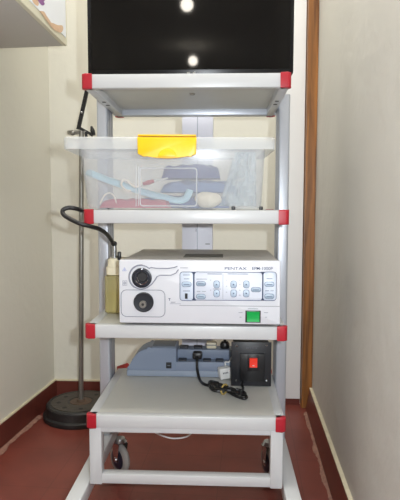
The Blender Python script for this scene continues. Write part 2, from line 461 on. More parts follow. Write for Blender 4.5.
# rectangular frame under the lowest shelf
ff = MB(); zf = ZS[3]-TH
zb = at(200, 486.5, Y0+.005).z; zt = at(200, 476.5, Y0+.005).z
for s in (-1, 1):
    x0, x1 = sorted((s*(W-.004), s*(W-.034))); ff.box(x0, x1, Y0+.004, Y0+.034, zb-.001, zf, .0025)
ff.box(-W+.03, W-.03, Y0+.006, Y0+.032, zb+.001, zt, .002); ff.box(-W+.03, W-.03, Y0+.006, Y0+.032, zf-.013, zf, .002)
for s in (-1, 1):
    x0, x1 = sorted((s*(W-.006), s*(W-.032))); ff.box(x0, x1, Y0+.03, 1.64, zf-.013, zf, .002)
ff.build('front_frame', M_rim, tr)

# -------------------------------------------------------------- television
tv = thing('television', 'black flat screen television standing on the top shelf', 'television', (0, 1.49, ZS[0]))
X0, X1 = -.2715, .2685; Z0 = 1.1755; Z1 = 1.515
MB().prism(rrect(X0, X1, Z0, Z1, .008, 5), 1.449, 1.478, 'y', .003).build('housing', M_tv, tv)
MB().prism(rrect(X0+.07, X1-.07, Z0+.03, Z1-.06, .03, 5), 1.476, 1.505, 'y', .008).build('rear_cover', M_black, tv)
MB().box(X0+.009, X1-.009, 1.4478, 1.4492, Z0+.016, Z1-.009).build('screen', M_screen, tv, False)
st = MB(); st.prism(rrect(-.13, .13, 1.40, 1.56, .03, 6), ZS[0]+.0005, ZS[0]+.009, 'z', .002); st.box(-.03, .03, 1.478, 1.498, ZS[0]+.008, Z0+.08, .004)
st.build('stand', M_tv, tv)
lp = at(191.5, 69.5, 1.447)
sn = MB(); sn.prism([(lp.x-.04, Z0+.0), (lp.x+.06, Z0+.0), (lp.x+.05, Z0-.006), (lp.x-.03, Z0-.006)], 1.449, 1.46, 'y', .001); sn.build('sensor_bar', M_tv, tv)
lg = MB()  # two small chrome pieces on the bottom bezel
for dx in (-.012, .003): lg.box(lp.x+dx, lp.x+dx+.008, 1.4468, 1.449, Z0+.004, Z0+.0095, .001)
each(lg.build('silver_bit', M_silver, tv))

# ------------------------------------------------------------- storage box
bx = thing('storage_box', 'clear plastic storage box with frosted lid and yellow latch on second shelf', 'box', (-.035, 1.38, ZS[1]))
zb0, zt0 = ZS[1]+.001, .967
def loop(b, x0, x1, y0, y1, z, r):
    return [b.bm.verts.new((x, y, z)) for x, y in rrect(x0, x1, y0, y1, r, 6)]
def bridge(b, A, B):
    n = len(A)
    for i in range(n): b.bm.faces.new((A[i], A[(i+1) % n], B[(i+1) % n], B[i]))
b = MB()
outer = [loop(b, -.229, .177, 1.274, 1.490, zb0, .02), loop(b, -.235, .182, 1.270, 1.494, zb0+.008, .022), loop(b, -.249, .189, 1.262, 1.505, zt0, .024)]
inner = [loop(b, -.2475, .1875, 1.2635, 1.5035, zt0, .023), loop(b, -.2335, .1805, 1.2715, 1.4925, zb0+.009, .021), loop(b, -.2285, .1765, 1.2755, 1.4885, zb0+.003, .019)]
seq = outer+inner
for A, B in zip(seq, seq[1:]): bridge(b, A, B)
b.bm.faces.new(outer[0]); b.bm.faces.new(inner[-1])
body = b.build('body', M_plastic, bx)
em = MB()
pa, pb = at(140, 168, 1.264), at(197, 206, 1.27)
em.tube([Vector((x, 1.264+(.967-z)*.055, z)) for x, z in rrect(pa.x, pb.x, pb.z, pa.z, .006, 4)+[rrect(pa.x, pb.x, pb.z, pa.z, .006, 4)[0]]], .0016, 6, False)
for px in (136.5, 139): 
    q0, q1 = at(px, 166, 1.264), at(px, 206, 1.27); em.tube([q0, q1], .001, 6)
em.build('embossed_panel', M_emb, body)
b = MB()
A = [loop(b, -.282, .210, 1.250, 1.517, .9645, .014), loop(b, -.282, .210, 1.250, 1.517, .9895, .014), loop(b, -.279, .207, 1.253, 1.514, .9925, .012),
     loop(b, -.2655, .19, 1.263, 1.504, .9925, .018), loop(b, -.2625, .187, 1.266, 1.501, .985, .017)]
for p, q in zip(A, A[1:]): bridge(b, p, q)
b.bm.faces.new(A[-1])
I = [loop(b, -.280, .208, 1.252, 1.515, .9645, .012), loop(b, -.280, .208, 1.252, 1.515, .983, .012)]
bridge(b, A[0], I[0]); bridge(b, I[0], I[1]); b.bm.faces.new(I[1])
lid = b.build('lid', M_lid, bx)
la, lb_ = at(137.5, 137.2, 1.247), at(196.5, 159, 1.247)
xm = at(167.5, 150, 1.247).x; zu, zl = la.z, at(167, 155.5, 1.247).z; zc = at(167, 149, 1.247).z
pts = [(la.x, zu), (la.x+.0008, zl+.004), (la.x+.008, zl)]
for k in range(13):
    t = k/12; pts.append((la.x+.012+(lb_.x-la.x-.024)*t, zl-.0065*math.sin(PI*t)))
pts += [(lb_.x-.008, zl), (lb_.x-.0008, zl+.004), (lb_.x, zu)]
lt_ = MB().prism(pts, 1.2405, 1.2515, 'y', .0018); lt_.box(la.x+.001, lb_.x-.001, 1.2405, 1.272, .9925, .9965, .0012)
latch = lt_.build('latch', M_yellow, bx)
k_ = MB().prism([(xm+.021*math.cos(PI*t/12), zl-.004+.019*math.sin(PI*t/12)) for t in range(13)], 1.2345, 1.2415, 'y', .002)
k_.build('thumb_grip', M_yellow, latch)
for px in (234, 262):
    q = at(px, 207, 1.268)
    MB().box(q.x-.0045, q.x+.0045, 1.2655, 1.2725, ZS[1]+.0006, ZS[1]+.009, .002).build('rubber_foot', M_black, bx)
q = at(109, 208, 1.268); MB().box(q.x-.002, q.x+.002, 1.266, 1.2725, ZS[1]+.0006, ZS[1]+.004, .001).build('rubber_foot', M_black, bx)

bx.rotation_euler = (0, 0, math.radians(2.4)); bx.location.y += .004; bx.location.x -= .0058
# contents, each lying in the box
zf_ = ZS[1]+.0045
def pillow(cx, cy, z0, lx, ly, lz, ax=0, seed=0, amp=.15, nx=26, ny=16):
    b = MB(); top = []; bot = []
    for i in range(nx+1):
        tr_, br_ = [], []
        for j in range(ny+1):
            u, v = i/nx*2-1, j/ny*2-1
            e = max(0, (1-u**6)*(1-v**6))**.35
            h = lz*e*(1+amp*noise.noise(Vector((u*3+seed, v*2.5, seed*1.7))))
            x, y = u*lx/2, v*ly/2
            ca, sa = math.cos(ax), math.sin(ax)
            tr_.append(b.bm.verts.new((cx+x*ca-y*sa, cy+x*sa+y*ca, z0+h*.98+.0004))); br_.append(b.bm.verts.new((cx+x*ca-y*sa, cy+x*sa+y*ca, z0)))
        top.append(tr_); bot.append(br_)
    for i in range(nx):
        for j in range(ny):
            b.bm.faces.new((top[i][j], top[i+1][j], top[i+1][j+1], top[i][j+1])); b.bm.faces.new((bot[i][j], bot[i][j+1], bot[i+1][j+1], bot[i+1][j]))
    for i in range(nx):
        for j in (0, ny): b.bm.faces.new((top[i][j], top[i+1][j], bot[i+1][j], bot[i][j]))
    for j in range(ny):
        for i in (0, nx): b.bm.faces.new((top[i][j], top[i][j+1], bot[i][j+1], bot[i][j]))
    return b
single(pillow(-.015, 1.435, zf_, .24, .09, .030, 0, 2, .35), 'folded_cloth', M_steelblue, 'slate blue folded cloth, lowest of the pile in the clear box', 'cloth')
single(pillow(.025, 1.435, zf_+.0405, .20, .09, .026, .03, 5, .4), 'folded_cloth', mat('pale_denim_cloth', (108, 134, 176), .85, var=.3, vscale=35), 'pale denim folded cloth, middle of the pile in the clear box', 'cloth')
single(pillow(.005, 1.437, zf_+.0765, .15, .08, .034, -.02, 8, .35), 'folded_cloth', M_navy, 'navy blue folded cloth on top of the pile in the clear box', 'cloth')
single(pillow(-.125, 1.318, zf_, .17, .05, .02, -.08, 9, .3), 'pouch', M_pink, 'dark pink flat pouch at the lower front of the clear box', 'pouch')
pp = [at(88, 172, 1.40), at(100, 177, 1.385), at(118, 183.5, 1.372), at(140, 191, 1.365), at(160, 196.5, 1.365), at(178, 200.5, 1.365), at(186, 198, 1.37), at(190, 190, 1.375)]
single(MB().tube(spline(pp), .0105, 12, True, .5), 'tubing', M_ltblue, 'pale blue flattened tubing slanting across the inside of the clear box', 'tubing')
pp = [at(131, 191, 1.30), at(126, 190, 1.30), at(121.5, 185, 1.302), at(123, 180.5, 1.304), at(127, 180, 1.306), at(131, 184, 1.306), at(136, 187, 1.305), at(141, 184, 1.303), at(141, 178, 1.30)]
single(MB().tube(spline(pp), .0026, 8), 'rubber_tube', M_tube, 'cream rubber tube curled in a loop behind the box front, left of the latch', 'tube')
pp = [at(100, 204, 1.30), at(104, 196, 1.30), at(109, 193, 1.30), at(114, 196, 1.30), at(117, 205, 1.30)]
single(MB().tube(spline(pp), .0016, 8), 'rubber_tube', M_tube, 'thin white tube arching low in the left end of the box', 'tube')
ins = thing('clamp', 'red handled white clamp behind the embossed panel of the box', 'clamp', at(150, 181, 1.345))
q0, q1, q2 = at(143, 184, 1.345), at(154, 181, 1.345), at(168, 178, 1.345)
MB().tube([q0, q0.lerp(q1, .5), q1], [.004, .0065, .004], 10).build('handle', M_red, ins); MB().tube([q1, q2], [.002, .0016], 8).build('jaw', M_white, ins)
g = at(208, 199, 1.335)
gr = MB().sphere((g.x, 1.335, zf_+.021), .021, 16, (1.45, 1.1, 1), .18)
single(gr, 'gauze_roll', M_gauze, 'cream gauze ball in the right half of the clear box', 'gauze')
b = MB(); nx, nz = 18, 16; V = []
for i in range(nx+1):
    rowv = []
    for j in range(nz+1):
        u, v = i/nx, j/nz
        px = 219+37*u+(1-v)*0+v*16*(1-u)+0
        p = at(px, 206-54*v, 1.36)
        d = .016*noise.noise(Vector((u*4, v*5, 3)))+.008*noise.noise(Vector((u*11, v*9, 7)))
        rowv.append(b.bm.verts.new((p.x, 1.36+d*1.6, max(zf_+.001, p.z))))
    V.append(rowv)
for i in range(nx):
    for j in range(nz): b.bm.faces.new((V[i][j], V[i+1][j], V[i+1][j+1], V[i][j+1]))
ob = single(b, 'plastic_bag', M_bag, 'crumpled clear plastic bag in the right end of the box', 'bag')
so = ob.modifiers.new('s', 'SOLIDIFY'); so.thickness = .0006

# --------------------------------------------------------- video processor
YD = 1.262
vp = thing('video_processor', 'white endoscopy video processor with green power switch on third shelf', 'processor', (.033, 1.44, ZS[2]))
dx0, dx1, dz0, dz1 = -.1575, .2238, .5555, .7068
body = MB().box(dx0+.002, dx1-.002, YD+.014, 1.622, dz0+.002, dz1-.002, .004).build('case', M_devtop, vp)
b = MB(); b.prism(rrect(dx0, dx1, dz0, dz1, .0035, 4), YD, YD+.02, 'y', .0025); front = b.build('front_panel', M_dev, vp)
va, vb = onz(183, 257.5, dz1-.002), onz(222, 251, dz1-.002)
b = MB(); b.box(va.x, vb.x+.003, va.y, va.y+.10, dz1-.0022, dz1-.0012, .0003); b.build('handle_recess', mat('vent_grey', (120, 118, 112), .6), body)
for x in (dx0+.03, dx1-.03):
    for y in (1.30, 1.59):
        MB().lathe([(0, 0), (.009, 0), (.011, .006), (0, .006)], (x, y, ZS[2]+.0002)).build('foot', M_black, vp)
def fp(px, py): q = at(px, py, YD); return q.x, q.z
def plate(px0, py0, px1, py1, r, name, m, parent, d0=.0006, th=.0012, bev=.0003):
    x0, z1 = fp(px0, py0); x1, z0 = fp(px1, py1)
    return MB().prism(rrect(x0, x1, z0, z1, r, 5), YD-d0-th+.0006, YD-d0+.0009, 'y', bev).build(name, m, parent)
def outline(path, r, name, m, parent, closed=False, y=None):
    P = [Vector((x, y or YD-.0001, z)) for x, z in path]
    if closed: P.append(P[0])
    return MB().tube(P, r, 6, not closed).build(name, m, parent)
# upper lamp socket with its moulded surround that runs off to the right
ux, uz = fp(141.2, 277.2); lx_, lz_ = fp(143.8, 302)
ang = [math.radians(a) for a in range(48, 318, 9)]
pth = [(ux+.0283*math.cos(a), uz+.0283*math.sin(a)) for a in ang]
tail_u = [fp(151, 267.4), fp(156, 268.3), fp(168, 268.4), fp(174, 267.5), fp(177.5, 266.2)]
tail_l = [fp(151.5, 284.5), fp(155, 280), fp(157, 276.5), fp(160, 275.3), fp(171, 275.2), fp(176, 273), fp(178.5, 269.5)]
outline(tail_u[::-1]+pth+tail_l, .0013, 'socket_surround', M_groove, front)
xa, za = fp(121, 289.8); xb_, zb_ = fp(165, 317)
outline([(ux+.0295*math.cos(a), uz+.0295*math.sin(a)) for a in ang[4:22]], .0014, 'recess_shade', M_groove, front)  # grey arc drawing the recess's shade at its upper left
outline(rrect(xa, xb_, zb_, za, .013, 6), .0009, 'socket_surround', M_groove, front, True)
def ring_part(name, cx, cz, prof, m, par): return MB().lathe(prof, (cx, YD, cz), (0, -1, 0), 44).build(name, m, par)
us = ring_part('lamp_socket', ux+.0015, uz-.0015, [(.0238, 0), (.0238, .003), (.022, .004), (.0205, .004), (.0195, .001), (0, .001)], mat('dark_blue_black', (38, 40, 50), .3, var=.1), vp)
b = MB(); b.lathe([(0, .006), (.011, .006), (.0125, .004), (.0125, .001), (0, .001)], (ux+.003, YD, uz+.001), (0, -1, 0), 30); b.build('core', M_black, us)
b = MB(); aa = [math.radians(a) for a in range(200, 345, 8)]
b.tube([Vector((ux+.0015+.015*math.cos(a), YD-.0032, uz-.0015+.015*math.sin(a))) for a in aa], .0014, 6); b.box(ux-.0005, ux+.0035, YD-.0052, YD-.003, uz+.0165, uz+.0205, .0005)
b.tube([Vector((ux-.009, YD-.004, uz+.001)), Vector((ux-.005, YD-.004, uz-.009))], .0014, 6)
b.build('bright_arc', M_silver, us)
ls = ring_part('light_guide_socket', lx_, lz_, [(.0238, 0), (.0238, .0045), (.022, .006), (.010, .005), (0, .005)], mat('blue_black_socket', (34, 37, 44), .35, var=.1), vp)
b = MB(); b.lathe([(.0, .008), (.0035, .008), (.0035, .011), (.0078, .011), (.009, .009), (.009, .004), (0, .004)], (lx_-.001, YD, lz_-.0045), (0, -1, 0), 30); b.build('metal_bush', M_steel, ls)
b = MB(); b.lathe([(0, .009), (.0034, .009), (.0034, .0078), (0, .0078)], (lx_-.001, YD, lz_-.0045), (0, -1, 0), 20); b.build('bore', M_dark, ls)
# little warning marks
x, z = fp(124.5, 269.3); b = MB(); T = [(x-.0045, z-.0035), (x+.0045, z-.0035), (x, z+.0045)]
b.tube([Vector((p[0], YD-.0002, p[1])) for p in T+T[:1]], .0005, 6, False); b.box(x-.0004, x+.0004, YD-.0006, YD, z-.0015, z+.0018); b.box(x-.0004, x+.0004, YD-.0006, YD, z-.0028, z-.002)
b.build('warning_mark', mat('blue_print_fine', (120, 140, 205), .5), front)
x, z = fp(124.8, 283); b = MB(); b.tube([Vector((x+.005*c_, YD-.0002, z+.0055*d_)) for c_, d_ in ((-1, -1), (1, -1), (1, 1), (-1, 1), (-1, -1))], .0004, 6, False)
b.torus((x, YD-.0002, z), (0, 1, 0), .0028, .0004, 20); b.box(x-.0004, x+.0004, YD-.0006, YD, z-.0018, z+.0018)
b.build('applied_part_mark', M_line, front)
x, z = fp(169.5, 299.5); b = MB(); b.prism([(x-.003, z+.003), (x+.003, z+.003), (x, z)], YD-.0006, YD+.0002); b.box(x-.0006, x+.0006, YD-.0006, YD, z-.003, z+.001); b.box(x+.003, x+.014, YD-.0005, YD, z-.0068, z-.0058)
x1_, z1_ = fp(181, 303.8); b.box(x+.001, x1_, YD-.0004, YD, z1_-.0003, z1_+.0003)
b.build('arrow_mark', M_line, front)
# keypads
x0, z0 = fp(179.5, 305.3); x1, z1 = fp(280.6, 305.3)
b = MB(); b.box(x0, x1-.002, YD-.0004, YD+.0004, z0-.0008, z0+.0006); b.build('seam', M_seam, front, False)
for px0, px1, m in ((180, 193.3, M_pad), (194.3, 262.2, M_padw), (263.2, 276, M_pad)):
    kp = plate(px0, 271.8, px1, 300.6, .007, 'keypad', m, vp)
    xa, za = fp(px0, 271.8); xb_, zb_ = fp(px1, 300.6)
    outline(rrect(xa, xb_, zb_, za, .007, 5), .0007, 'keypad_border', M_line, kp, True, YD-.0013)
    if px0 == 180:
        kl = kp
    elif px0 > 250: kr = kp
    else: km = kp
b = MB()                                      # dark fillets between the keypads
for px in (193.8, 262.7):
    for py, s in ((271.8, -1), (300.6, 1)):
        x, z = fp(px, py); b.prism([(x-.006, z), (x+.006, z), (x+.0009, z+s*.0075), (x-.0009, z+s*.0075)], YD-.0009, YD-.0001)
    xa, za = fp(px, 271.8); xb_, zb_ = fp(px, 300.6); b.box(xa-.0009, xa+.0009, YD-.0009, YD-.0001, zb_, za)
each(b.build('divider', M_line, front, False))
def key(cx, cy, w, h, par, m=M_btn, arrow=0, r=None):
    x, z = fp(cx, cy); w *= .00234; h *= .00234; r = r or min(w, h)*.48
    P = rrect(x-w/2, x+w/2, z-h/2, z+h/2, r, 5)
    k = MB().prism(P, YD-.0026, YD-.0012, 'y', .0004).build('key', m, par)
    outline(P, .0008, 'key_rim', M_line, k, True, YD-.0016)
    if arrow:
        MB().prism([(x-.0024, z-arrow*.0016), (x+.0024, z-arrow*.0016), (x, z+arrow*.002)], YD-.0031, YD-.0025).build('arrow', M_line, k, False)
    else:
        MB().box(x-w*.3, x+w*.3, YD-.0029, YD-.0025, z-.0006, z+.0006).build('legend', M_line, k, False)
def dash(pairs, par, m=M_line):
    b = MB()
    for px0, px1, py in pairs:
        x0, z = fp(px0, py); x1, _ = fp(px1, py); b.box(x0, x1, YD-.0016, YD-.0012, z-.0007, z+.0005)
    each(b.build('legend_print', m, par, False))
key(186.6, 284.2, 9.4, 4.6, kl); dash([(183, 190, 274.8), (184, 189.5, 278.7), (183, 190, 290.8)], kl)
x, z = fp(186.3, 296); MB().box(x-.0032, x+.0032, YD-.0022, YD-.001, z-.0065, z+.0065, .0004).build('slot', M_dark, kl)
key(201, 283.6, 9.2, 4.4, km, M_btnw); key(201, 296.4, 9.2, 4.6, km, M_btnw)
for cx in (216.6, 233.6, 246.2):
    key(cx, 284.3, 5.6, 7.0, km, M_btn, 1, .005); key(cx, 293.3, 5.6, 7.0, km, M_btn, -1, .005)
key(256, 289.6, 9.6, 4.2, km, M_btnw)
dash([(196.5, 207, 278.9), (196.8, 200.5, 291.2), (202, 206, 291.2), (213, 221, 288.8), (239, 240.6, 280), (239, 240.6, 284.4), (239, 240.6, 290), (239, 240.6, 295), (226, 227.2, 280), (226, 227.2, 286), (226, 227.2, 292), (210, 211.2, 280), (210, 211.2, 290)], km, M_groove)
dash([(207.5, 222, 273.8), (227.5, 248, 273.8)], km, M_line)
x, _ = fp(224.7, 0); _, z1 = fp(224, 274); _, z0 = fp(224, 299); MB().box(x-.0004, x+.0004, YD-.0016, YD-.0012, z0, z1).build('column_line', M_groove, km, False)
key(269.3, 284.2, 9.2, 4.4, kr, M_btn); key(269.3, 296.2, 9.2, 4.6, kr, M_btnw)
dash([(266.5, 272.5, 278.6), (265, 269, 290.6), (270.3, 273.5, 290.6)], kr)
x, z = fp(235.5, 268.6); lettering('PENTAX', .0098, M_line, front, x, YD-.0003, z, 1.42)
x, z = fp(262.3, 268.6); lettering('EPM-1000P', .0098, M_line, front, x, YD-.0003, z, 1.08)
x, z = fp(184, 267.8); MB().box(x-.009, x+.009, YD-.0004, YD, z-.0007, z+.0005).build('legend_print', M_groove, front, False)
# power switch
x0, z1 = fp(245.4, 310.4); x1, z0 = fp(260.6, 322.6)
ps = MB().box(x0, x1, YD-.002, YD+.001, z0, z1, .0006).build('power_switch', M_black, vp)
MB().prism([(YD-.0055, z1-.0022), (YD-.0022, (z0+z1)/2), (YD-.0035, z0+.0022), (YD, z0+.0022), (YD, z1-.0022)], x0+.0035, x1-.003, 'x', .0005).build('rocker', M_green, ps)
dash([(248, 258, 308.6), (238.5, 242.5, 312.5), (239.5, 241.5, 317), (264, 268, 312.5), (265, 267, 317)], front, M_groove)
for py in (275, 306.5):
    q = at(281.4, py, 1.275); MB().lathe([(0, .0028), (.003, .0028), (.0042, .001), (.0042, 0), (0, 0)], (dx1-.002, 1.30, q.z), (1, 0, 0), 20).build('side_screw', M_black, vp)

# -------------------------------------------------------------- water bottle
wb = thing('water_bottle', 'amber water bottle with cream cap beside the left of the white processor', 'bottle', (-.1925, 1.43, ZS[2]))
bz = ZS[2]+.0006
def sq(r, z, k=.009, b=None): return [b.bm.verts.new((x, y, z)) for x, y in rrect(-.1925-r, -.1925+r, 1.43-r, 1.43+r, k, 5)]
b = MB(); rings = [sq(.027, bz, .008, b), sq(.0315, bz+.004, .010, b), sq(.0315, bz+.098, .010, b), sq(.029, bz+.101, .010, b)]
for p, q in zip(rings, rings[1:]): bridge(b, p, q)
b.bm.faces.new(rings[0]); b.bm.faces.new(rings[-1]); b.build('flask', M_amber, wb)
b = MB(); rings = [sq(.026, bz+.003, .008, b), sq(.0285, bz+.006, .009, b), sq(.0285, bz+.056, .009, b)]
for p, q in zip(rings, rings[1:]): bridge(b, p, q)
b.bm.faces.new(rings[0]); b.bm.faces.new(rings[-1]); b.build('water', mat('yellowish_water', (200, 186, 120), .1, alpha=(.3, (.93, .89, .7))), wb)
b = MB(); zc0 = at(110, 275, 1.42).z; zc1 = at(110, 258, 1.42).z
rings = [sq(.026, max(zc0, bz+.1015), .012, b), sq(.0285, max(zc0, bz+.1015)+.002, .013, b), sq(.0285, zc0+.022, .013, b), sq(.0255, zc0+.025, .013, b), sq(.0245, zc1-.003, .014, b), sq(.022, zc1, .014, b)]
for p, q in zip(rings, rings[1:]): bridge(b, p, q)
b.bm.faces.new(rings[0]); b.bm.faces.new(rings[-1]); b.build('cap', M_bottlecap, wb)
b = MB(); q = at(114.5, 243, 1.43); q2 = Vector((q.x, 1.43, zc1))
b.cyl(q2, Vector((q.x, 1.43, q.z)), .0058); b.lathe([(0, 0), (.0085, 0), (.0085, .006), (0, .006)], q2); b.build('metal_nipple', M_silver, wb)
b = MB(); q3 = at(119.5, 257, 1.41); b.box(q3.x-.005, q3.x+.004, 1.402, 1.418, zc1-.004, zc1+.018, .003); b.build('black_clip', M_black, wb)

# looped hose
hs = [at(92, 216, 1.50), at(87, 213, 1.40), at(81.5, 210.5, 1.30), at(75, 208.4, 1.275), at(68, 207.8, 1.27), at(62.8, 210.3, 1.265), at(63.6, 214.6, 1.26), at(70, 219, 1.255), at(80, 223.6, 1.252), at(90, 226.3, 1.262), at(99, 229, 1.29), at(106, 233.5, 1.33), at(110.5, 239, 1.38), at(113.3, 243.5, 1.42), Vector((q.x, 1.43, q.z-.002))]
ho = thing('hose', 'black rubber hose looping around the red corner of the second shelf', 'hose', tuple(at(80, 224, 1.28)))
MB().tube(spline(hs), .0052, 12).build('tube', M_cable, ho)
MB().tube([hs[-2].lerp(hs[-1], .2), hs[-1]], .0072, 14).build('ferrule', M_black, ho)

# ------------------------------------------------- mains strip on lowest shelf
zS = ZS[3]+.0006
us_ = thing('power_strip', 'long blue grey backup power strip with sockets at the back of lowest shelf', 'power strip', (-.03, 1.62, ZS[3]))
yF = 1.574
def up(px, py, Y=yF): q = at(px, py, Y); return q.x, q.z
zt1 = .4155
o1 = [up(128, 376)[0]], 
xL = up(127.2, 372)[0]; xM = up(176.5, 360)[0]; xE = up(238, 360)[0]
pr = [(xL+.002, zS), (xL, zS+.004), (xL, zS+.020)]
for t in range(9):
    a = t/8; pr.append((xL+.003+.062*a**1.25, zS+.022+(zt1-.004-zS-.022)*math.sin(a*PI/2)))
pr += [(xL+.075, zt1), (xM-.001, zt1), (xM, zt1-.002), (xM, zS)]
body = MB().prism(pr, yF, 1.662, 'y', .004, 3).build('housing', M_ups, us_)
zl1 = .372; zu1 = .400
b = MB(); b.box(xM-.004, xE, yF+.001, 1.662, zS, zl1, .003); b.build('socket_deck', M_ups, us_)
b = MB(); b.box(xM-.004, xE, yF+.036, 1.662, zl1-.003, zu1, .003); deck = b.build('upper_deck', M_ups, us_)
b = MB(); b.box(xL-.001, xE+.001, yF-.0022, yF+.004, zS, zS+.018, .0015); b.build('base_lip', mat('light_blue_grey', (140, 151, 168), .5), us_)
tp = MB(); tp.box(xL+.075, xM-.006, yF+.012, 1.655, zt1-.0015, zt1+.0008, .0004); tp.build('top_label', M_upst, us_)
sk = up(168.8, 365.3); b = MB(); b.box(sk[0]-.008, sk[0]+.008, yF-.002, yF+.001, sk[1]-.009, sk[1]+.009, .001); b.build('inlet', M_dark, us_)
b = MB(); b.box(sk[0]-.0045, sk[0]+.0045, yF-.0032, yF-.0015, sk[1]-.0012, sk[1]+.0012); b.build('inlet_mark', M_upst, us_, False)
sock = mat('socket_black', (40, 44, 54), .5)
for px in (182.5, 207, 219.5):
    x = at(px, 361, yF+.018).x; w = .012
    MB().box(x-w, x+w, yF+.006, yF+.032, zl1-.001, zl1+.004, .0012).build('socket', sock, us_)
for px in (184, 198):
    x = at(px, 350, yF+.06).x; w = .013
    MB().box(x-w, x+w, yF+.046, yF+.076, zu1-.001, zu1+.005, .0012).build('socket', sock, us_)
# things plugged into the strip
qp = at(197.5, 358.5, yF+.02)
pc = thing('extension_cord', 'black power cord with tied bundle lying before the power strip', 'cord', (qp.x, yF+.018, zl1+.004))
MB().box(qp.x-.0145, qp.x+.0145, yF+.006, yF+.036, zl1+.0042, zl1+.026, .006).build('plug', M_black, pc)
rc = .0041; zc_ = zS+rc+.0004
def fl(px, py, dz=0): q = onz(px, py, zc_+dz); return Vector((q.x, q.y, zc_+dz))
cp_ = [Vector((qp.x, yF+.008, zl1+.013)), Vector((qp.x, yF-.008, zl1+.006)), Vector((qp.x+.001, yF-.014, zS+.028)), fl(200, 380), fl(205, 384.5), fl(213, 386)]
MB().tube(spline(cp_), rc, 10).build('cable', M_cable, pc)
bd = MB()
for k in range(8):
    j = random.uniform
    dz = (k % 3)*.0065
    pts = [fl(211+j(-1, 2), 384+j(-1.5, 2.5), dz), fl(219, 386.5+j(-2, 2), dz), fl(226, 388.5+j(-1, 1.5), dz+.002), fl(234, 391+j(-2, 2), dz), fl(241+j(-2, 3), 394+j(-2.5, 2), dz)]
    bd.tube(spline(pts), rc*1.0, 8)
lo = [fl(241, 392, .004), fl(246.5, 396.5), fl(244, 398.5), fl(236, 396), fl(228, 391.5, .004)]
bd.tube(spline(lo), rc, 8); lo = [fl(236, 389, .012), fl(243, 391.5, .006), fl(245, 394.5, .004), fl(238, 393, .012), fl(229, 389, .016)]
bd.tube(spline(lo), rc, 8); lo = [fl(228, 386.5, .012), fl(218, 384, .014), fl(212.5, 384.5, .012), fl(215, 388, .014), fl(226, 389.5, .016)]
bd.tube(spline(lo), rc, 8); lo = [fl(218, 383, .006), fl(210.5, 381.5), fl(209.5, 385.5), fl(214, 390.5), fl(224, 391)]
bd.tube(spline(lo), rc, 8)
bd.build('cable_bundle', M_cable, pc)
t0 = fl(224.3, 389.5, .008); b = MB(); ax = Vector((1, -.55, 0)).normalized(); sd = Vector((.55, 1, 0)).normalized()
b.tube([t0+sd*.017*math.cos(a)+Vector((0, 0, 1))*(.0125*math.sin(a)+.001) for a in [2*PI*k/24 for k in range(25)]], .0024, 8, False); b.build('tie', M_tie, pc)

ad = thing('plug_adapter', 'cream plug adapter standing in the upper row of power strip', 'adapter', tuple(at(211.5, 352, yF+.06)))
qa = at(211.5, 347, yF+.06); za1 = at(211.5, 341.5, yF+.06).z
MB().box(qa.x-.0155, qa.x+.0155, yF+.044, yF+.074, zu1+.0006, za1, .004).build('body', M_beige, ad)
MB().box(qa.x-.0165, qa.x+.0165, yF+.043, yF+.075, zu1+.011, zu1+.014, .001).build('grey_band', M_upst, ad)
qa = at(224.8, 349, yF+.05)
rp = thing('plug', 'round black plug in the strip next to the black box', 'plug', (qa.x, yF+.055, zu1))
MB().lathe([(0, .0008), (.0135, .0008), (.0145, .004), (.0145, .014), (.010, .022), (0, .022)], (qa.x, yF+.058, zu1)).build('body', M_black, rp)
MB().box(qa.x-.004, qa.x+.004, yF+.052, yF+.064, zu1+.021, zu1+.03, .002).build('grip', M_black, rp)
wq = onz(224.5, 380.5, zS); wm = Matrix.Translation((wq.x, wq.y+.018, zS+.0188)) @ Matrix.Rotation(.25, 4, 'Z') @ Matrix.Rotation(-.12, 4, 'Y')
wc_ = thing('wall_charger', 'small white cube charger leaning in front of power strip', 'charger', (wq.x, wq.y+.018, zS))
MB().box(-.0175, .0175, -.0155, .0155, -.0165, .0165, .004, 2, wm).build('body', M_white, wc_)
b = MB()
for k in range(4): b.box(-.008+k*.0042, -.005+k*.0042, -.016, -.0154, .0005, .005, 0, 1, wm)
b.build('print', mat('grey_print', (110, 112, 118), .6), wc_, False)
ct_ = [wm @ Vector((.006, .004, .016)), wm @ Vector((.008, .008, .028)), at(229, 362, yF-.012), at(231.5, 357, yF+.006)]
MB().tube(spline(ct_), .0022, 8).build('lead', M_white, wc_)

# red tipped lead leaving the strip at the left
rl = thing('red_lead', 'red moulded plug at the left tip of the power strip', 'plug', tuple(up(124, 366)))if False else None
q0 = at(127.5, 365.5, 1.60); q1 = at(118.5, 367.2, 1.625)
single(MB().tube([q0+Vector((-.0005, 0, 0)), q0.lerp(q1, .5), q1, q1+Vector((-.004, .006, -.002))], [.0075, .006, .0042, .003], 12), 'lead', mat('dull_red_plastic', (178, 62, 52), .5), 'red moulded lead at the left tip of the power strip', 'lead')

